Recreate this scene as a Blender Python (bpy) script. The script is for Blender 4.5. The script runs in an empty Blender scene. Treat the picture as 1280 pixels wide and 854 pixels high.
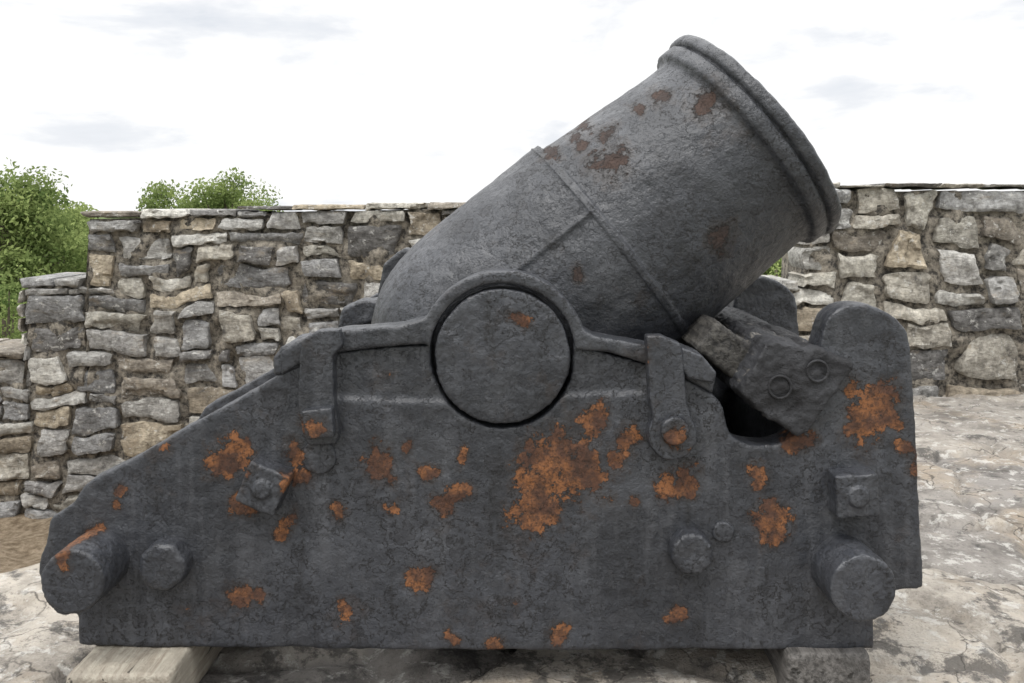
import bpy, bmesh, math, random
import numpy as np
from mathutils import Vector, noise, Matrix
random.seed(7); np.random.seed(7)
scene=bpy.context.scene
ZC=1.216; F=1100.0; HY=262.0; CX=640.0
def W(px,py,d=2.2):
    return ((px-CX)*d/F, ZC-(py-HY)*d/F)
# ------------------------------------------------------------ camera
cam=bpy.data.cameras.new("camera"); co=bpy.data.objects.new("camera",cam)
scene.collection.objects.link(co); co.location=(0,0,ZC); co.rotation_euler=(math.radians(90),0,0)
cam.sensor_width=36; cam.lens=36*F/1280; cam.shift_y=-(427-HY)/1280; cam.clip_end=3000; cam.clip_start=.05
scene.camera=co
scene.view_settings.view_transform='Standard'; scene.view_settings.look='None'; scene.view_settings.exposure=0
# ------------------------------------------------------------ node helpers
class N:
    def __init__(s,nt): s.t=nt; s.n=nt.nodes; s.l=nt.links
    def new(s,ty,**k):
        x=s.n.new(ty)
        for a,b in k.items(): setattr(x,a,b)
        return x
    def put(s,sock,v):
        if isinstance(v,bpy.types.NodeSocket): s.l.new(v,sock)
        elif isinstance(v,(tuple,list)) and len(v)==3 and sock.type=='RGBA': sock.default_value=(*v,1)
        else: sock.default_value=v
    def math(s,op,a,b=0.0,c=None,clamp=False):
        x=s.new('ShaderNodeMath',operation=op,use_clamp=clamp); s.put(x.inputs[0],a); s.put(x.inputs[1],b)
        if c is not None: s.put(x.inputs[2],c)
        return x.outputs[0]
    def vmath(s,op,a,b):
        x=s.new('ShaderNodeVectorMath',operation=op); s.put(x.inputs[0],a); s.put(x.inputs[1],b)
        return x.outputs['Value'] if op in('DISTANCE','LENGTH','DOT_PRODUCT') else x.outputs[0]
    def noise(s,vec,scale,detail=6,rough=.6,dist=0):
        x=s.new('ShaderNodeTexNoise'); s.put(x.inputs['Vector'],vec); x.inputs['Scale'].default_value=scale
        x.inputs['Detail'].default_value=detail; x.inputs['Roughness'].default_value=rough; x.inputs['Distortion'].default_value=dist
        return x.outputs[0]
    def voro(s,vec,scale,feat='F1'):
        x=s.new('ShaderNodeTexVoronoi',feature=feat); s.put(x.inputs['Vector'],vec); x.inputs['Scale'].default_value=scale
        return x
    def mapping(s,vec,scale=(1,1,1),rot=(0,0,0),loc=(0,0,0)):
        x=s.new('ShaderNodeMapping'); s.put(x.inputs[0],vec); x.inputs['Scale'].default_value=scale; x.inputs['Rotation'].default_value=rot; x.inputs['Location'].default_value=loc
        return x.outputs[0]
    def ss(s,v,a,b,lo=0.,hi=1.):
        x=s.new('ShaderNodeMapRange',interpolation_type='SMOOTHSTEP'); s.put(x.inputs[0],v)
        x.inputs[1].default_value=a; x.inputs[2].default_value=b; x.inputs[3].default_value=lo; x.inputs[4].default_value=hi
        return x.outputs[0]
    def mix(s,f,a,b,bt='MIX'):
        x=s.new('ShaderNodeMix',data_type='RGBA',blend_type=bt); s.put(x.inputs[0],f); s.put(x.inputs[6],a); s.put(x.inputs[7],b)
        return x.outputs[2]
    def bump(s,h,strength,dist,nrm=None):
        x=s.new('ShaderNodeBump'); s.put(x.inputs['Height'],h); x.inputs['Strength'].default_value=strength; x.inputs['Distance'].default_value=dist
        if nrm is not None: s.put(x.inputs['Normal'],nrm)
        return x.outputs[0]
def mat(name):
    m=bpy.data.materials.new(name); m.use_nodes=True
    g=N(m.node_tree); b=m.node_tree.nodes['Principled BSDF']
    tc=g.new('ShaderNodeTexCoord').outputs['Object']
    return m,g,b,tc
# ------------------------------------------------------------ materials
PATCH=[(285,572,24),(298,562,14),(372,570,15),(376,597,15),(300,632,19),(312,642,13),(360,655,14),(475,582,20),(560,624,16),(572,610,14),(540,585,12),
 (690,575,36),(722,598,36),(730,570,26),(668,605,26),(658,648,26),(684,632,20),(740,525,18),(780,545,16),(780,572,14),(835,606,17),(858,604,19),
 (948,592,16),(945,606,12),(972,657,22),(962,640,12),(1082,532,27),(1105,510,27),(1118,528,18),(1075,482,15),(1130,562,14),(1000,555,18),
 (525,717,16),(425,642,13),(303,748,17),(322,745,12),(115,666,13),(485,636,11),(700,792,13),(612,805,12),
 (845,775,13),(152,605,11),(652,400,9),(575,570,10),(395,528,14),(844,540,16),(150,630,9),(1140,590,9),(430,760,11),(785,626,9),(515,560,10),(560,800,11)]
BP=[(903,296,18,2.36),(760,205,22,2.40),(738,155,14,2.45),(880,130,22,2.45),(725,180,12,2.45),(820,120,14,2.5),(795,135,11,2.5),(760,168,12,2.45),(690,190,12,2.45),(720,345,12,2.33)]
def iron_mat(name,barrel=False,seed=0.0):
    m,g,b,pos=mat(name)
    at_=g.new('ShaderNodeAttribute',attribute_name="rv"); cur=at_.outputs['Fac']
    n1=g.noise(pos,30,6,.74); n0=g.noise(g.mapping(pos,loc=(3+seed,1,2)),5.5,6,.68)
    v=g.math('ADD',cur,g.math('MULTIPLY_ADD',n1,3.0,-1.5))
    m1=g.ss(v,.22,.255) if not barrel else g.ss(v,.30,.42)
    vr=g.math('ADD',n0,g.math('MULTIPLY_ADD',n1,.3,-.15)); m2=g.ss(vr,.71,.717)
    rust=g.math('MAXIMUM',m1,m2)
    halo=g.math('MAXIMUM',g.ss(v,-.4,.22,0,.6),g.ss(vr,.58,.70,0,.5))
    rim=g.math('MULTIPLY',g.ss(v,.08,.22),g.math('SUBTRACT',1.0,m1))
    nf=g.noise(g.mapping(pos,loc=(7,3,seed)),7,8,.70); flake=g.ss(nf,.52,.530); flake2=g.ss(nf,.60,.607); flake3=g.ss(nf,.44,.45)
    big=g.noise(pos,3.0,3,.6)
    e1=g.math('MULTIPLY',g.math('MULTIPLY',g.ss(nf,.506,.520),g.ss(nf,.534,.524)),g.ss(big,.42,.56))
    e2=g.math('MULTIPLY',g.ss(nf,.590,.600),g.ss(nf,.612,.603))
    edge=g.math('MAXIMUM',e1,e2)
    smap=(9,9,1.1) if not barrel else (3,3,3)
    streak=g.noise(g.mapping(pos,scale=smap),2.2,5,.65)
    base=g.mix(g.ss(big,.35,.65),(.023,.025,.030),(.042,.045,.053))
    base=g.mix(g.ss(streak,.47,.75,0,.5),base,(.088,.091,.100))
    base=g.mix(g.ss(streak,.46,.27,0,.7),base,(.012,.0125,.014))
    base=g.mix(g.math('MULTIPLY',flake2,.4),base,(.018,.018,.021))
    base=g.mix(g.math('MULTIPLY',g.math('SUBTRACT',1.0,flake3),.25),base,(.062,.064,.070))
    fine=g.noise(pos,130,4,.7)
    base=g.mix(g.ss(fine,.62,.72,0,.35),base,(.13,.132,.138))
    base=g.mix(g.ss(fine,.40,.30,0,.5),base,(.009,.009,.010))
    base=g.mix(halo,base,(.034,.026,.023))
    base=g.mix(g.math('MULTIPLY',g.math('MAXIMUM',edge,rim),.85),base,(.008,.007,.007))
    big2=g.noise(pos,17,3,.6)
    rc=g.mix(g.ss(big2,.38,.62),(.075,.034,.020),(.225,.092,.034)) if not barrel else g.mix(g.ss(big2,.4,.66),(.040,.027,.023),(.075,.042,.030))
    rc=g.mix(g.ss(fine,.48,.64,0,.75),rc,(.040,.022,.015)); rc=g.mix(g.ss(n1,.52,.44,0,.6),rc,(.045,.024,.016))
    col=g.mix(g.math('MULTIPLY',rust,.95 if not barrel else .65),base,rc)
    g.put(b.inputs['Base Color'],col)
    g.put(b.inputs['Roughness'],g.mix(rust,g.mix(g.ss(nf,.35,.65),(.30,.30,.30),(.50,.50,.50)),(.92,.92,.92)))
    b.inputs['Specular IOR Level'].default_value=.5
    h=g.math('MULTIPLY_ADD',rust,-1.4,g.math('MULTIPLY',flake,.7)); h=g.math('ADD',h,g.math('MULTIPLY',flake2,.8)); h=g.math('ADD',h,g.math('MULTIPLY',flake3,.6))
    n=g.bump(h,1.0,.0036)
    n=g.bump(g.noise(pos,20,5,.70),.85,.011 if barrel else .0085,n)
    n=g.bump(fine,.55,.0026,n)
    g.put(b.inputs['Normal'],n)
    return m
IRON=iron_mat("painted_iron"); IRONB=iron_mat("painted_iron_barrel",True,5.0)

def wood_mat(name,light,dark,paint=False,lo=.44):
    m,g,b,tc=mat(name)
    gr=g.noise(g.mapping(tc,scale=(1,.06,1)),70,5,.65,.4); br=g.noise(tc,9,4,.6)
    c=g.mix(g.ss(gr,.35,.65),dark,light); c=g.mix(g.ss(br,.4,.7,0,.5),c,tuple(x*.55 for x in light))
    crack=g.ss(g.noise(g.mapping(tc,scale=(1,.04,1),loc=(3,0,1)),38,4,.6),.62,.66); c=g.mix(g.math('MULTIPLY',crack,.85),c,(.02,.018,.015))
    if paint:
        sx=g.new('ShaderNodeSeparateXYZ'); g.put(sx.inputs[0],tc)
        nn=g.noise(g.mapping(tc,scale=(1,.3,1)),22,6,.75)
        pm=g.math('MAXIMUM',g.ss(nn,lo,lo+.05),g.ss(sx.outputs[1],2.205,2.19))
        pc=g.mix(g.ss(br,.35,.65),(.011,.011,.013),(.030,.031,.035)); c=g.mix(pm,c,pc)
    g.put(b.inputs['Base Color'],c); b.inputs['Roughness'].default_value=.7
    n=g.bump(g.math('SUBTRACT',gr,crack),.8,.006); n=g.bump(g.noise(tc,35,5,.7),.8,.009,n); g.put(b.inputs['Normal'],n)
    return m
WOODD=wood_mat("weathered_dark_wood",(.17,.16,.145),(.035,.032,.03),True,.40)
WOODG=wood_mat("weathered_grey_wood",(.17,.16,.15),(.04,.037,.034))
WOODM=wood_mat("weathered_plank",(.075,.07,.062),(.014,.013,.0125))
WOODL=wood_mat("pale_timber",(.40,.365,.30),(.25,.215,.17))

def stone_mat():
    m,g,b,tc=mat("rubble_stone")
    a=g.new('ShaderNodeVertexColor',layer_name="Col")
    n1=g.noise(tc,7,6,.65); n2=g.noise(tc,30,5,.7); n3=g.noise(g.mapping(tc,scale=(1,1,2.2),loc=(4,2,1)),4.5,5,.7)
    c=g.mix(1.0,a.outputs[0],g.mix(g.ss(n1,.3,.7),(.68,.67,.66),(1.28,1.28,1.27)),'MULTIPLY')
    c=g.mix(1.0,c,g.mix(g.ss(n2,.3,.7),(.62,.615,.61),(1.28,1.28,1.28)),'MULTIPLY')
    c=g.mix(g.ss(n3,.55,.72,0,.55),c,(.36,.29,.205))
    c=g.mix(g.ss(n1,.37,.30,0,.75),c,(.065,.062,.06))
    c=g.mix(g.ss(g.noise(g.mapping(tc,loc=(1,1,9)),20,5,.75),.57,.65,0,.7),c,(.62,.61,.575))
    g.put(b.inputs['Base Color'],c); b.inputs['Roughness'].default_value=.92; b.inputs['Specular IOR Level'].default_value=.25
    n=g.bump(g.noise(g.mapping(tc,scale=(1,1,2.2)),15,7,.7),1,.035); n=g.bump(n2,.7,.012,n); g.put(b.inputs['Normal'],n)
    return m
STONE=stone_mat()
def mortar_mat():
    m,g,b,tc=mat("lime_mortar")
    n=g.noise(tc,22,7,.72)
    c=g.mix(g.ss(n,.38,.68),(.09,.08,.066),(.34,.305,.25)); c=g.mix(g.ss(n,.47,.40,0,.8),c,(.03,.028,.026))
    g.put(b.inputs['Base Color'],c); b.inputs['Roughness'].default_value=.95
    g.put(b.inputs['Normal'],g.bump(n,1,.03)); return m
MORT=mortar_mat()
def ground_mat():
    m,g,b,tc=mat("ground_surface")
    a=g.new('ShaderNodeVertexColor',layer_name="Col"); sp=g.new('ShaderNodeSeparateColor'); g.put(sp.inputs[0],a.outputs[0])
    earth,grass,tone=sp.outputs[0],sp.outputs[1],sp.outputs[2]
    n1=g.noise(tc,3.2,7,.7); n2=g.noise(tc,16,7,.72); n3=g.noise(g.mapping(tc,loc=(5,3,0)),1.6,5,.65); n4=g.noise(tc,70,4,.7)
    c=g.mix(g.ss(n1,.34,.60),(.20,.185,.165),(.46,.43,.385)) 
    c=g.mix(1.0,c,g.mix(tone,(.66,.66,.68),(1.25,1.22,1.18)),'MULTIPLY')
    c=g.mix(g.ss(n3,.48,.64,0,.65),c,(.41,.335,.25))
    c=g.mix(g.ss(n2,.53,.63,0,.75),c,(.62,.60,.56))
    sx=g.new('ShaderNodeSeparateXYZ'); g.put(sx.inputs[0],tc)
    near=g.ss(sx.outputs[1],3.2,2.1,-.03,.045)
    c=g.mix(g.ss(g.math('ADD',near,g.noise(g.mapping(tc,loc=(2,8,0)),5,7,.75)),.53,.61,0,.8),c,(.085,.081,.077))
    c=g.mix(g.ss(n4,.58,.68,0,.5),c,(.07,.065,.06))
    wn=g.new('ShaderNodeTexNoise'); g.put(wn.inputs[0],tc); wn.inputs['Scale'].default_value=5; wn.inputs['Detail'].default_value=5
    wv=g.vmath('ADD',tc,g.vmath('MULTIPLY',wn.outputs[1],(.45,.45,0)))
    vd=g.voro(wv,3.2,'DISTANCE_TO_EDGE').outputs[0]; ck=g.math('MULTIPLY',g.ss(vd,0,.022,1,0),g.ss(n3,.38,.55))
    c=g.mix(g.math('MULTIPLY',ck,.8),c,(.05,.045,.04))
    ec=g.mix(g.ss(n2,.35,.65),(.13,.095,.06),(.30,.24,.17)); gc=g.mix(g.ss(n1,.35,.65),(.045,.08,.02),(.13,.17,.055))
    c=g.mix(earth,c,ec); c=g.mix(grass,c,gc)
    g.put(b.inputs['Base Color'],c); b.inputs['Roughness'].default_value=.93; b.inputs['Specular IOR Level'].default_value=.25
    n=g.bump(n2,1,.04); n=g.bump(n4,.7,.008,n); g.put(b.inputs['Normal'],n)
    return m
GROUND=ground_mat()
def leaf_mat(name,c1,c2):
    m,g,b,tc=mat(name); a=g.new('ShaderNodeVertexColor',layer_name="Col")
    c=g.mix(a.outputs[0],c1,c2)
    g.n.remove(b); d=g.new('ShaderNodeBsdfDiffuse'); t=g.new('ShaderNodeBsdfTranslucent'); mx=g.new('ShaderNodeMixShader'); mx.inputs[0].default_value=.4
    g.put(d.inputs[0],c); g.put(t.inputs[0],c); g.l.new(d.outputs[0],mx.inputs[1]); g.l.new(t.outputs[0],mx.inputs[2])
    g.l.new(mx.outputs[0],m.node_tree.nodes['Material Output'].inputs[0]); return m
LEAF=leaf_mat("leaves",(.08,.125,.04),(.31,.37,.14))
def bark_mat():
    m,g,b,tc=mat("bark"); g.put(b.inputs['Base Color'],g.mix(g.noise(g.mapping(tc,scale=(1,1,.2)),12),(.05,.04,.03),(.16,.13,.10))); b.inputs['Roughness'].default_value=.95; return m
BARK=bark_mat()
# ------------------------------------------------------------ mesh helpers
def obj(name,verts,faces,mats,parent=None,smooth=True):
    me=bpy.data.meshes.new(name); me.from_pydata([tuple(map(float,v)) for v in verts],[],faces); me.update()
    o=bpy.data.objects.new(name,me); scene.collection.objects.link(o)
    for m in mats: me.materials.append(m)
    if smooth: me.polygons.foreach_set('use_smooth',[True]*len(me.polygons))
    if parent: o.parent=parent
    return o
IRONOBJS=[]
def prism_data(poly,y0,y1):
    n=len(poly); v=[(x,y0,z) for x,z in poly]+[(x,y1,z) for x,z in poly]
    f=[list(range(n)),list(range(2*n-1,n-1,-1))]+[[i,i+n,(i+1)%n+n,(i+1)%n] for i in range(n)]
    return v,f
def extrude(name,polys,mats,parent,voxel=None,disp=.004,bev=.006,dscale=.09):
    V=[];Fc=[]
    for poly,y0,y1 in polys:
        v,f=prism_data(poly,y0,y1); k=len(V); V+=v; Fc+=[[i+k for i in q] for q in f]
    o=obj(name,V,Fc,mats,parent)
    bm=bmesh.new(); bm.from_mesh(o.data); bmesh.ops.recalc_face_normals(bm,faces=bm.faces); bm.to_mesh(o.data); bm.free()
    if bev:
        b=o.modifiers.new("bevel",'BEVEL'); b.width=bev; b.segments=2; b.limit_method='ANGLE'; b.angle_limit=math.radians(40)
    if voxel:
        r=o.modifiers.new("remesh",'REMESH'); r.mode='VOXEL'; r.voxel_size=voxel; r.use_smooth_shade=True
        s=o.modifiers.new("smooth",'SMOOTH'); s.iterations=3; s.factor=.5
        add_disp(o,disp,dscale); add_disp(o,disp*.35,dscale*.25)
    if mats[0] in (IRON,IRONB): IRONOBJS.append(o)
    return o
_tex={}
def add_disp(o,strength,size):
    k=round(size,4)
    if k not in _tex:
        t=bpy.data.textures.new("n%g"%k,'CLOUDS'); t.noise_scale=size; t.noise_depth=3; _tex[k]=t
    d=o.modifiers.new("d",'DISPLACE'); d.texture=_tex[k]; d.strength=strength; d.mid_level=.5; d.texture_coords='LOCAL'
def empty(name):
    e=bpy.data.objects.new(name,None); scene.collection.objects.link(e); return e
def NP(pts,d=2.2): return [W(x,y,d) for x,y in pts]
def catmull(p,k=4):
    out=[]
    for i in range(len(p)-1):
        a=np.array(p[max(i-1,0)],float);b=np.array(p[i],float);c=np.array(p[i+1],float);d=np.array(p[min(i+2,len(p)-1)],float)
        for j in range(k):
            t=j/k; out.append(tuple(.5*((2*b)+(-a+c)*t+(2*a-5*b+4*c-d)*t*t+(-a+3*b-3*c+d)*t**3)))
    out.append(tuple(p[-1])); return out
def arc(cx,cy,r,a0,a1,n):
    return [(cx+r*math.cos(math.radians(a0+(a1-a0)*i/n)),cy-r*math.sin(math.radians(a0+(a1-a0)*i/n))) for i in range(n+1)]
# ------------------------------------------------------------ MORTAR
mc=empty("mortar_cannon")
TX,TY=628,445
left=catmull([(97,768),(72,768),(54,745),(48,705),(58,675),(62,650),(76,640),(92,628),(106,607),(135,590),(172,570),(215,545),(260,520),(300,498),(340,474),(372,455)])
right_end=catmull([(808,455),(850,470),(888,490),(904,510),(910,538),(930,554),(962,557),(986,549),(1002,534),(1014,500),(1024,440),(1032,405),(1046,388),(1072,380),(1100,386),(1126,404),(1138,432),(1144,520),(1150,620),(1155,736)])
full=[(97,808)]+left+[(420,441),(470,435),(538,431)]+arc(TX,TY,90,171,369,40)+[(760,443)]+right_end+[(1118,741),(1093,770),(1093,812),(600,814)]
lower=[(97,808)]+left+[(415,443),(419,498),(480,502),(553,503)]+arc(TX,TY,90,219,326,24)+[(712,494),(804,492),(807,456)]+right_end[1:]+[(1118,741),(1093,770),(1093,812),(600,814)]
D0,D1=2.2,2.29
for nm,sgn in(("near_cheek",0),("far_cheek",1)):
    if sgn==0: pl=[(NP(full),D0+.009,D1),(NP(lower),D0,D1-.01)]
    else: pl=[(NP(full),3.07,3.146),(NP(lower),3.08,3.16)]
    extrude(nm,pl,[IRON],mc,voxel=.0065,disp=.010,bev=.007,dscale=.12)
cap=[(350,440),(372,426),(425,412),(500,407),(530,399)]+arc(TX,TY,107,152,18,36)+[(742,419),(808,431),(858,446),(896,468),(890,492),(850,469),(808,455),(760,440),(722,437)]+arc(TX,TY,91,5,175,36)+[(534,430),(470,434),(420,441),(374,456),(352,470)]
extrude("near_cap_square",[(NP(cap),2.190,2.286)],[IRON],mc,voxel=.005,disp=.005,bev=.004)
extrude("far_cap_square",[(NP(cap),3.074,3.17)],[IRON],mc,voxel=.007,disp=.004,bev=.004)
def rectp(x0,y0,x1,y1): return [(x0,y0),(x1,y0),(x1,y1),(x0,y1)]
extrude("transoms",[(NP(rectp(180,650,330,760)),2.28,3.08),(NP(rectp(860,640,1010,760)),2.28,3.08),(NP(rectp(480,700,780,790)),2.28,3.08),(NP(rectp(1020,560,1110,700)),2.28,3.08)],[IRON],mc,bev=.01)
for off,nm in((0,"near"),(1,"far")):
    def yy(a,b): return (a,b) if off==0 else (5.36-b,5.36-a)
    def st(n,pts,a,b):
        y0,y1=yy(a,b); P=[W(x,y,a) for x,y in pts]
        return extrude(nm+"_"+n,[(P,y0,y1)],[IRON],mc,voxel=.0038,disp=.004,bev=.004,dscale=.05)
    st("left_strap",[(374,446),(378,424),(398,413),(424,412),(428,432),(416,446),(418,505),(424,540),(420,556),(386,558),(378,545),(372,505)],2.162,2.21)
    st("left_strap_shoe",[(376,514),(414,510),(418,547),(382,551)],2.130,2.18)
    st("right_strap",[(808,420),(828,420),(852,430),(855,462),(858,500)]+arc(841,545,31,40,-220,24)+[(812,500),(810,460)],2.162,2.21)
    st("right_strap_ear",[(852,434),(878,444),(896,466),(894,480),(862,474),(852,462)],2.166,2.29)
def nut(name,px,py,r,n,rot,h,hub=0,vox=.003,bev=.005):
    d=2.2-h; cx,cz=W(px,py,d); rr=r*d/F
    def ng(r_,n_,rot_): return [(cx+r_*math.cos(math.radians(rot_+360*i/n_)),cz+r_*math.sin(math.radians(rot_+360*i/n_))) for i in range(n_)]
    o=[(ng(rr,n,rot),d,2.24)]
    if hub: o.append((ng(hub*d/F,20,0),d-.008,2.24))
    extrude(name,o,[IRON],mc,voxel=vox,disp=.006,bev=bev,dscale=.04)
    extrude(name+"_far",[(ng(rr,n,rot),3.12,3.16+h)],[IRON],mc,voxel=.005,disp=.003,bev=.004,dscale=.03)
nut("square_nut_a",327,612,38,4,22,.065,12)
nut("square_nut_b",201,711,32,8,16,.055,bev=.012)
nut("round_nut",866,694,28,8,18,.05,bev=.010)
nut("square_nut_c",1073,621,38,4,48,.06,13)
nut("strap_bolt",844,540,18,14,0,.06)
nut("small_boss",905,666,14,16,0,.010)
nut("small_boss_b",398,572,22,20,0,.008)
nut("left_pin",90,728,40,32,0,.14,vox=.004)
nut("right_pin",1080,737,42,32,0,.135,vox=.004)
th=math.radians(38.1); ex=Vector((math.cos(th),0,math.sin(th))); nz=Vector((-math.sin(th),0,math.cos(th))); ey=Vector((0,1,0))
tx,tz=W(TX,TY); T=Vector((tx,2.68,tz))
prof=[]
R=.372; c0=-.04
for i in range(0,41):
    a=math.pi/2*i/40; prof.append((c0-R*math.cos(a),R*math.sin(a)))
prof[0]=(c0-R,0.0005)
def lin(s0,r0,s1,r1,n):
    for i in range(1,n+1): t=i/n; prof.append((s0+(s1-s0)*t,r0+(r1-r0)*t))
lin(c0,R,.400,.374,44); lin(.400,.374,.404,.377,2); lin(.404,.377,.4235,.377,3); lin(.4235,.377,.4265,.359,3)
lin(.4265,.359,.84,.334,44)
for s,r in [(.862,.335),(.874,.340),(.880,.350),(.884,.357),(.890,.3605),(.905,.361),(.922,.361),(.927,.358),(.929,.352),(.932,.352),(.934,.360),(.938,.367),(.944,.370),(.958,.370),(.967,.368),(.973,.362),(.976,.352),(.977,.30),(.977,.19),(.972,.172),(.96,.166),(.7,.165),(.4,.163),(.38,.10),(.3,.09),(.29,.001)]: prof.append((s,r))
NS=400; V=[];Fc=[]
for s,r in prof:
    for j in range(NS):
        a=2*math.pi*j/NS; t=math.cos(a)*r; y=math.sin(a)*r; rr=1.0
        if -.1<s<.41 and r>.3:
            da=abs(t-.135); fade=min(1,max(0,(s+.1)/.15))
            rr=1+fade*(.014*math.exp(-(da/.007)**2)+(.012 if t>.135 else 0))
        V.append(T+ex*s+nz*t*rr+ey*y*rr)
for i in range(len(prof)-1):
    for j in range(NS):
        k=(j+1)%NS; Fc.append([i*NS+j,i*NS+k,(i+1)*NS+k,(i+1)*NS+j])
o=obj("barrel",V,Fc,[IRONB],mc)
bm=bmesh.new(); bm.from_mesh(o.data); bmesh.ops.remove_doubles(bm,verts=bm.verts,dist=.0001); bmesh.ops.recalc_face_normals(bm,faces=bm.faces); bm.to_mesh(o.data); bm.free()
add_disp(o,.009,.16); add_disp(o,.005,.035); IRONOBJS.append(o)
for nm,a,b in(("near_trunnion",2.190,2.45),("far_trunnion",2.91,3.174)):
    cx,cz=W(TX,TY); P=[(cx+.169*math.cos(2*math.pi*i/72),cz+.169*math.sin(2*math.pi*i/72)) for i in range(72)]
    extrude(nm,[(P,a,b)],[IRON],mc,voxel=.0045,disp=.008,bev=.006,dscale=.06)
cx,cz=W(TX,TY); P=[(cx+.2*math.cos(2*math.pi*i/48),cz+.2*math.sin(2*math.pi*i/48)) for i in range(48)]
extrude("rimbases",[(P,2.30,3.06)],[IRONB],mc,bev=.01)
cx,cz=W(492,330,2.85)
extrude("breech_lug",[([(cx-.05,cz-.10),(cx+.06,cz-.10),(cx+.075,cz+.02),(cx+.045,cz+.055),(cx+.015,cz+.04),(cx-.03,cz)],2.82,2.90)],[IRONB],mc,voxel=.005,disp=.005,bev=.008)
extrude("end_blocks",[(NP([(340,470),(350,430),(380,418),(420,415),(420,450)]),3.0,3.12),(NP([(343,472),(341,448),(352,432),(372,428),(380,460)]),2.196,2.4)],[IRON],mc,voxel=.006,disp=.008,bev=.008,dscale=.05)
# bake modifiers and store rust weight per vertex
dg=bpy.context.evaluated_depsgraph_get()
def patches(lst): return np.array([(W(a,b,d)[0],d,W(a,b,d)[1],r*d/F*1.12) for a,b,r,d in lst])
PA=patches([(a,b,r,2.2) for a,b,r in PATCH]); PB=patches(BP)
for o in IRONOBJS:
    me=bpy.data.meshes.new_from_object(o.evaluated_get(dg)); o.modifiers.clear(); o.data=me
    me.polygons.foreach_set('use_smooth',[True]*len(me.polygons)) if len(me.polygons)>2000 else None
    n=len(me.vertices); co_=np.empty(n*3,np.float32); me.vertices.foreach_get('co',co_); co_=co_.reshape(-1,3)
    P=PB if o.name=="barrel" else PA; rv=np.full(n,-1.,np.float32)
    if co_[:,1].min()<2.6:
        wz=np.array([noise.noise_vector(Vector(v)*11) for v in co_.tolist()])*.035
        q=co_+wz
        for a in P:
            lim=2.7 if o.name=="barrel" else 2.26
            d=np.sqrt((q[:,0]-a[0])**2+(q[:,2]-a[2])**2)+np.where(co_[:,1]>lim,9,0)
            rv=np.maximum(rv,1-d/a[3])
    at_=me.attributes.new("rv",'FLOAT','POINT'); at_.data.foreach_set('value',rv.astype(np.float32))
# ------------------------------------------------------------ wood beams
def ring(name,px,py,r,d,mt,parent):
    cx,cz=W(px,py,d); rr=r*d/F; V=[];Fc=[]
    for i in range(28):
        a=2*math.pi*i/28
        for j in range(8):
            b=2*math.pi*j/8; q=rr+.0035*math.cos(b); V.append((cx+q*math.cos(a),d+.0035*math.sin(b),cz+q*math.sin(a)))
    for i in range(28):
        for j in range(8): Fc.append([i*8+j,i*8+(j+1)%8,((i+1)%28)*8+(j+1)%8,((i+1)%28)*8+j])
    return obj(name,V,Fc,[mt],parent)
q=extrude("wooden_beam",[(NP([(958,430),(968,426),(1000,432),(1010,440),(1022,434),(1062,450),(1069,458),(1040,498),(1012,542),(998,547),(975,528),(962,524),(925,492),(930,478)],2.17),2.17,3.2)],[WOODD],None,voxel=.006,disp=.022,bev=.006,dscale=.07)
ring("bolt_ring",1022,464,13,2.166,WOODD,q); ring("bolt_ring_b",975,484,14,2.166,WOODD,q)
extrude("wooden_beam.001",[(NP([(898,402),(952,440),(938,492),(868,436)],2.27),2.27,3.1)],[WOODM],None,voxel=.006,disp=.014,bev=.006,dscale=.07)
def block(name,x0,x1,y0,y1,z0,z1,m):
    return extrude(name,[([(x0,z0),(x1,z0),(x1,z1),(x0,z1)],y0,y1)],[m],None,voxel=.008,disp=.008,bev=.006)
zb=W(0,812)[1]
xa=W(84,0,2.08)[0]; xb=W(215,0,2.08)[0]
block("wooden_sleeper",xa,xb,2.07,3.3,-.01,zb+.004,WOODL)
block("wooden_sleeper.001",W(985,0,2.17)[0],W(1090,0,2.17)[0],2.17,3.3,-.01,zb+.004,WOODG)
for k,(xa_,xb_,y0_,y1_,h_) in enumerate([(800,925,2.42,3.0,.09),(640,790,2.7,3.2,.06),(400,560,2.6,3.1,.05)]):
    s_=block("stone_slab" if k==0 else "stone_slab.%03d"%k,W(xa_,0,2.5)[0],W(xb_,0,2.5)[0],y0_,y1_,-.03,h_,STONE)
    for md in s_.modifiers:
        if md.type=='DISPLACE': md.strength*=3
    sl_=s_.data.color_attributes.new("Col",'FLOAT_COLOR','POINT')
    for e in sl_.data: e.color=(.2,.19,.17,1)
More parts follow.
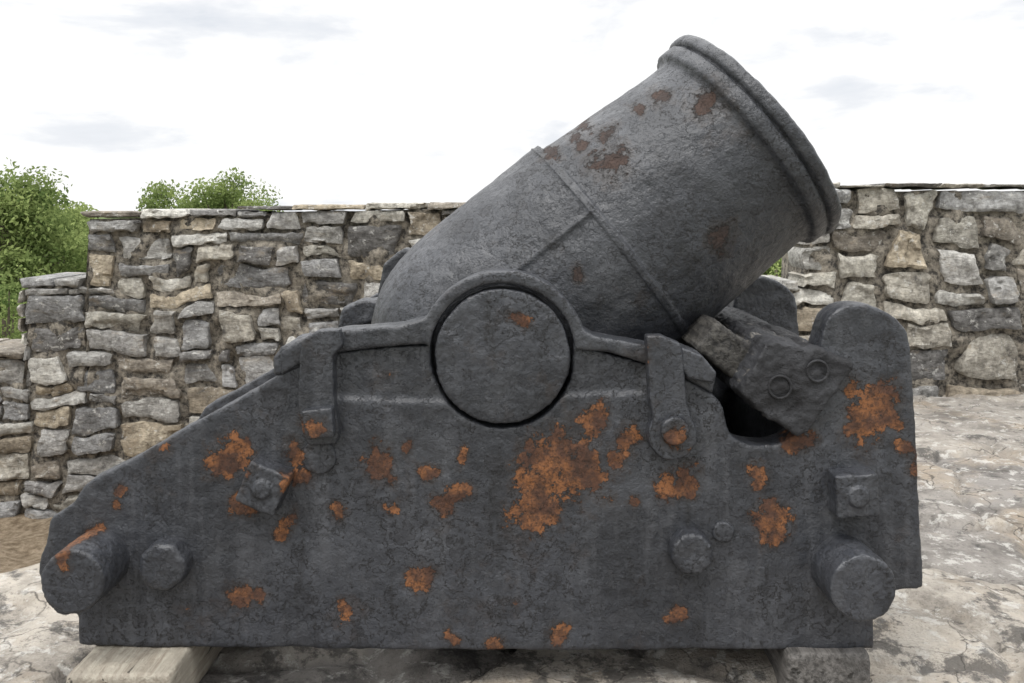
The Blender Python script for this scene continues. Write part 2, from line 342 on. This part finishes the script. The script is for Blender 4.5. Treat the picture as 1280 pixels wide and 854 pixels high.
# ------------------------------------------------------------ ground
def spread(lo,hi,step,mn,mx):
    a=list(np.arange(lo,hi+1e-6,step)); s=step
    while a[-1]<mx: s*=1.22; a.append(a[-1]+s)
    b=[];s=step;c=lo
    while c>mn: s*=1.22; c-=s; b.append(c)
    return np.array(b[::-1]+a)
gx=spread(-3.6,4.0,.025,-900,900); gy=spread(1.6,6.0,.025,-300,1500)
nx_,ny_=len(gx),len(gy)
def sstep(a,b,v):
    t=min(max((v-a)/(b-a),0),1); return t*t*(3-2*t)
V=[];C=[]
for y in gy:
    for x in gx:
        x=float(x);y=float(y)
        ye=2.95 if x<-1.7 else 2.95+(x+1.7)*1.11
        wob=.14*noise.noise(Vector((x*3,y*3,1.3))); dd=y-ye+wob
        earth=sstep(-.02,.08,dd) if x<1.0 else 0.0
        drop=earth*(-.22)-earth*.66*sstep(0,2.6,dd)
        tone=.5; z=0
        if -6<x<8 and -1<y<7:
            p=Vector((x*1.5,y*1.5,0)); p2=p+Vector((noise.noise(p*1.3),noise.noise(p*1.3+Vector((9,9,0))),0))*.45
            dv,pv=noise.voronoi(p2); e=dv[1]-dv[0]; h=math.sin(pv[0].x*37.7+pv[0].y*91.3)
            tone=.5+.5*h; st_=1-earth
            z+=st_*(.018*h-.028*(1-sstep(0,.08,e)))
            z+=.016*noise.fractal(Vector((x*4,y*4,0)),1.,2.,5)+.02*noise.noise(Vector((x*.9,y*.9,5)))
            z+=earth*.06*noise.noise(Vector((x*2.5,y*2.5,2)))
        out=sstep(6.3,8.5,y)
        side=max(sstep(5,9,abs(x)),sstep(1,4,-y)) 
        z+=drop*(1-out)-2.6*out
        R_=math.hypot(x,y)
        if R_>20: z+=-1.5*sstep(20,80,R_)+2*sstep(80,500,R_)*noise.noise(Vector((x*.006,y*.006,0)))
        V.append((x,y,z)); C.append((earth*(1-out),max(out,side if y<6 else 0)*1.0,tone,1))
Fc=[[j*nx_+i,j*nx_+i+1,(j+1)*nx_+i+1,(j+1)*nx_+i] for j in range(ny_-1) for i in range(nx_-1)]
g_=obj("ground",V,Fc,[GROUND])
ca=g_.data.color_attributes.new("Col",'FLOAT_COLOR','POINT'); ca.data.foreach_set('color',np.array(C,dtype=np.float32).ravel())
# ------------------------------------------------------------ rubble walls
PAL=[(.47,.46,.44),(.39,.385,.37),(.54,.53,.50),(.32,.315,.305),(.45,.43,.38),(.45,.39,.30),(.36,.36,.36),(.57,.555,.51),(.21,.205,.20),(.46,.455,.445),(.27,.27,.27),(.43,.42,.395),(.37,.32,.25),(.50,.47,.41),(.30,.27,.23)]
def rubble(name,x0,x1,yfun,zb,topf,wr,hr,thick=.55,cell=.055,seed=1,capw=(5,10),hw=(4,6,3,1,1)):
    rnd=random.Random(seed); nxc=int(round((x1-x0)/cell)); zmax=max(topf(x0+cell*(i+.5)) for i in range(nxc)); nzc=int((zmax-zb)/cell)+1
    occ=np.zeros((nxc,nzc),bool); rects=[]
    tops=[]
    for i in range(nxc):
        kt=int(round((topf(x0+cell*(i+.5))-zb)/cell)); kt=min(kt,nzc); tops.append(kt); occ[i,kt:]=True
    i=0
    while i<nxc:
        w=rnd.randint(*capw); j=i
        while j<nxc and j<i+w and tops[j]==tops[i]: j+=1
        rects.append((i,tops[i]-1,j-i,1,True)); occ[i:j,tops[i]-1]=True; i=j
    for k in range(nzc):
        for i in range(nxc):
            if occ[i,k]: continue
            h=rnd.choices(range(hr[0],hr[1]+1),weights=hw[:hr[1]-hr[0]+1])[0]
            w=rnd.randint(*wr); w=max(w,int(h*1.3))
            ww=0
            while ww<w and i+ww<nxc and not occ[i+ww,k]: ww+=1
            r=0
            while i+ww+r<nxc and not occ[i+ww+r,k] and r<3: r+=1
            if r<3: ww+=r
            h=min(h,max(hr[0],int(ww*1.1)))
            hh=1
            while hh<h and k+hh<nzc and not occ[i:i+ww,k+hh].any(): hh+=1
            if k+hh<nzc and not occ[i:i+ww,k+hh].any() and (k+hh+1>=nzc or occ[i:i+ww,k+hh+1].all()) : hh+=1
            occ[i:i+ww,k:k+hh]=True; rects.append((i,k,ww,hh,False))
    V=[];Fc=[];C=[];M=[]
    def warp(x,z):
        p=Vector((x*1.5,z*1.5,seed*7.3)); q=Vector((x*4.5,z*4.5,seed*3.1)); tz=min(1,max(0.08,(topf(x)-z)/.35))
        return x+.07*noise.noise(p+Vector((5,0,0)))*tz+.05*noise.noise(q+Vector((0,4,0))), z+(.06*noise.noise(p)+.04*noise.noise(q))*tz
    for (i,k,w,h,top) in rects:
        a0=x0+i*cell; a1=a0+w*cell; b0=zb+k*cell; b1=b0+h*cell
        if top: b1=topf((a0+a1)/2)+rnd.uniform(-.012,.012)
        gap=rnd.uniform(.000,.006); a0+=gap;a1-=gap;b0+=gap;b1-=gap*.5
        mn=min(a1-a0,b1-b0)
        cj=[(rnd.uniform(0,.28)*mn,rnd.uniform(0,.16)*mn) for _ in range(4)]; tf=.2 if top else 1
        cr=[(a0+cj[0][0],b0+cj[0][1]),(a1-cj[1][0],b0+cj[1][1]),(a1-cj[2][0],b1-cj[2][1]*tf),(a0+cj[3][0],b1-cj[3][1]*tf)]
        nu=max(6,min(22,int((a1-a0)/.02))); nv=max(5,min(16,int((b1-b0)/.02)))
        prot=rnd.uniform(.005,.045)+(.015 if top else 0); tilt=(rnd.uniform(-.014,.014),rnd.uniform(-.014,.014)); base=rnd.choice(PAL); br=rnd.uniform(.72,1.12); col=tuple(c*br for c in base)+(1,)
        k0=len(V); sid=rnd.uniform(0,100); rp=rnd.choice([10,18,40,60])
        for b in range(-2,nv+3):
            for a in range(-2,nu+3):
                ua=min(max(a,0),nu)/nu; vb=min(max(b,0),nv)/nv
                back=max(-a,a-nu,-b,b-nv,0)
                U=ua*2-1;Vv=vb*2-1; rl=(abs(U)**rp+abs(Vv)**rp)**(1/rp); mx=max(abs(U),abs(Vv)); s=(mx/rl) if rl>0 else 1
                U*=s;Vv*=s; uu=(U+1)/2; vv=(Vv+1)/2
                px=(1-uu)*(1-vv)*cr[0][0]+uu*(1-vv)*cr[1][0]+uu*vv*cr[2][0]+(1-uu)*vv*cr[3][0]
                pz=(1-uu)*(1-vv)*cr[0][1]+uu*(1-vv)*cr[1][1]+uu*vv*cr[2][1]+(1-uu)*vv*cr[3][1]
                ed=mx**20
                f1=noise.fractal(Vector((px*6,sid,pz*6)),1.,2.,4); f2=noise.cell(Vector((px*5+f1*.6,sid,pz*9+f1*.6)))
                out=prot+.005*(1-mx**6)+tilt[0]*U+tilt[1]*Vv+.020*f1+.013*f2-.006*ed
                X,Z=warp(px,pz)
                if mx>.85:
                    X+=.018*noise.noise(Vector((px*18,sid,pz*18))); Z+=.014*noise.noise(Vector((px*18,sid+9,pz*18)))*(.5 if top and vb>.5 else 1)
                y=yfun(X)-out
                if back==1: y=yfun(X)+.05
                if back>=2: y=yfun(X)+(thick if top else .3)
                V.append((X,y,Z)); C.append(col)
        nw=nu+5
        for b in range(nv+4):
            for a in range(nw-1):
                Fc.append([k0+b*nw+a,k0+b*nw+a+1,k0+(b+1)*nw+a+1,k0+(b+1)*nw+a]); M.append(0)
    xs=np.arange(x0+.05,x1-.02,.03)
    k0=len(V); nzz=int((zmax-zb)/.03)+1
    for X in xs:
        X=float(X); tp=min(topf(X-.04),topf(X+.04),topf(X))-.05
        for kz in range(nzz+1):
            Z=zb-.1+(tp-zb+.1)*kz/nzz
            V.append((X,yfun(X)+.008+.06*noise.noise(Vector((X*7,3,Z*7))),Z)); C.append((.3,.28,.25,1))
        V.append((X,yfun(X)+thick-.02,tp)); V.append((X,yfun(X)+thick-.02,zb-2.)); C+= [(.3,.28,.25,1)]*2
    nn=nzz+3
    for i in range(len(xs)-1):
        for kz in range(nn-1):
            Fc.append([k0+i*nn+kz,k0+(i+1)*nn+kz,k0+(i+1)*nn+kz+1,k0+i*nn+kz+1]); M.append(1)
    o=obj(name,V,Fc,[STONE,MORT]); o.data.polygons.foreach_set('material_index',M)
    o.data.set_sharp_from_angle(angle=math.radians(45))
    ca=o.data.color_attributes.new("Col",'FLOAT_COLOR','POINT'); ca.data.foreach_set('color',np.array(C,dtype=np.float32).ravel())
    return o
def topL(x):
    if x<-3.36: return .25
    if x<-2.93: return .74
    return 1.20+(x+2.93)*.03
rubble("stone_wall",-6.47,-.1,lambda x:6.0-.02*(x+3),-1.0,topL,(5,10),(2,5),seed=12,cell=.048,hw=(5,5,3,1))
def topR(x):
    return .74 if x<1.90 else 1.385
rubble("stone_wall.001",-.08,5.5,lambda x:5.72+.02*x,-.1,topR,(6,12),(2,6),seed=8,cell=.056,hw=(3,5,3,2,1))
# ------------------------------------------------------------ trees
def tube(V,Fc,M,C,pts,rad,n=8):
    k=len(V)
    for p,r in zip(pts,rad):
        for j in range(n):
            a=2*math.pi*j/n; V.append((p[0]+r*math.cos(a),p[1]+r*math.sin(a),p[2])); C.append((.3,.3,.3,1))
    for i in range(len(pts)-1):
        for j in range(n): Fc.append([k+i*n+j,k+i*n+(j+1)%n,k+(i+1)*n+(j+1)%n,k+(i+1)*n+j]); M.append(1)
def tree(name,cx,cy,zbase,ztop,rx,ry,leaves,lsize,nclump,seed,trunk=True,low=.25):
    rnd=np.random.RandomState(seed); V=[];Fc=[];M=[];C=[]
    H=ztop-zbase; zc0=zbase+H*(low+1)/2; rz=H*(1-low)/2
    cl=[]
    for i in range(nclump):
        d=rnd.normal(size=3); d/=np.linalg.norm(d); rr=rnd.uniform(.35,1)**.5
        c=np.array([cx+d[0]*rx*rr*.85,cy+d[1]*ry*rr*.85,zc0+d[2]*rz*rr*.85]); cl.append((c,rnd.uniform(.16,.34)*min(rx,rz)*1.1,rnd.uniform(0,1)))
    if trunk:
        tube(V,Fc,M,C,[(cx,cy,zbase-.3),(cx+.05*rx,cy,zbase+H*.25),(cx,cy,zbase+H*.5),(cx-.05*rx,cy,zbase+H*.8)],[H*.035,H*.028,H*.02,H*.006])
        for c,r,s in cl[::2]:
            b=np.array([cx,cy,zbase+H*rnd.uniform(.2,.55)]); tube(V,Fc,M,C,[b,(b+c)/2+np.array([0,0,.1*H*rnd.rand()]),c],[H*.013,H*.008,H*.002],5)
    per=leaves//nclump
    for c,r,s in cl:
        d=rnd.normal(size=(per,3)); d/=np.linalg.norm(d,axis=1)[:,None]; P=c+d*(r*rnd.uniform(.1,1.3,size=(per,1))**.6)*np.array([1.15,1.15,.8])
        for p,dd in zip(P,d):
            a=rnd.normal(size=3); a/=np.linalg.norm(a); b=np.cross(a,rnd.normal(size=3)); b/=np.linalg.norm(b)+1e-9
            L=lsize*rnd.uniform(.6,1.3); w=L*.45; k=len(V)
            V+= [tuple(p-a*L*.5),tuple(p+b*w*.5),tuple(p+a*L*.5),tuple(p-b*w*.5)]
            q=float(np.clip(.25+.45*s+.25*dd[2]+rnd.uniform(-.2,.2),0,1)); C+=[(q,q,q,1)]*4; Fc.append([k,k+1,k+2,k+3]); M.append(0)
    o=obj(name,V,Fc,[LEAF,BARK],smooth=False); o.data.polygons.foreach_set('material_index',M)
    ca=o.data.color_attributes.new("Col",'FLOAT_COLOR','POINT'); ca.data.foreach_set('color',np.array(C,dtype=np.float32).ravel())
    return o
def at(px,d): return (px-CX)*d/F
def zt(py,d): return ZC-(py-HY)*d/F
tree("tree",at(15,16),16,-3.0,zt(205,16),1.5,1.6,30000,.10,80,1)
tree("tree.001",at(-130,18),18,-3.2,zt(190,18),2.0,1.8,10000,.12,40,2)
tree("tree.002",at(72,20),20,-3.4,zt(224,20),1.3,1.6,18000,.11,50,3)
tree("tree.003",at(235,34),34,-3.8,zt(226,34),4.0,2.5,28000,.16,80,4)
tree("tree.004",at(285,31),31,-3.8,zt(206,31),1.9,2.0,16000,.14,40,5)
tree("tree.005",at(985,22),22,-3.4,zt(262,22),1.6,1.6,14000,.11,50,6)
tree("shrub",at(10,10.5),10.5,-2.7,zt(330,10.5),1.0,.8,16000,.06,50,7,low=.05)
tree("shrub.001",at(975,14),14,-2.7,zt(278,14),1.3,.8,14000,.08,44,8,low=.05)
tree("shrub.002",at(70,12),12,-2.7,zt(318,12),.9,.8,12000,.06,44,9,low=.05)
# ------------------------------------------------------------ world
w=bpy.data.worlds.new("World"); scene.world=w; w.use_nodes=True; g=N(w.node_tree); bg=w.node_tree.nodes['Background']
SE,SR=math.radians(62),math.radians(215)
sky=g.new('ShaderNodeTexSky',sky_type='NISHITA'); sky.sun_disc=False; sky.sun_elevation=SE; sky.sun_rotation=SR
tc=g.new('ShaderNodeTexCoord').outputs['Generated']; sx=g.new('ShaderNodeSeparateXYZ'); g.put(sx.inputs[0],tc)
n1=g.noise(g.mapping(tc,scale=(1,1,3.2),loc=(.35,0,.2)),4.2,6,.56,.25)
cc=g.mix(g.ss(n1,.36,.50),(8.7,8.95,9.4),(10.8,10.8,10.8))
up=g.ss(sx.outputs[2],.22,1.0,1.0,3.0); upv=g.new('ShaderNodeCombineColor'); [g.put(upv.inputs[i],up) for i in range(3)]
cc=g.mix(1.0,cc,upv.outputs[0],'MULTIPLY')
g.put(bg.inputs[0],g.mix(g.ss(n1,.26,.38,.8,.98),sky.outputs[0],cc)); bg.inputs[1].default_value=.1
sl=bpy.data.lights.new("sun",'SUN'); so=bpy.data.objects.new("sun",sl); scene.collection.objects.link(so)
sl.energy=1.5; sl.angle=math.radians(12); sl.color=(1,.96,.9)
dirv=Vector((math.sin(SR)*math.cos(SE),math.cos(SR)*math.cos(SE),math.sin(SE)))
so.rotation_euler=dirv.to_track_quat('Z','Y').to_euler()
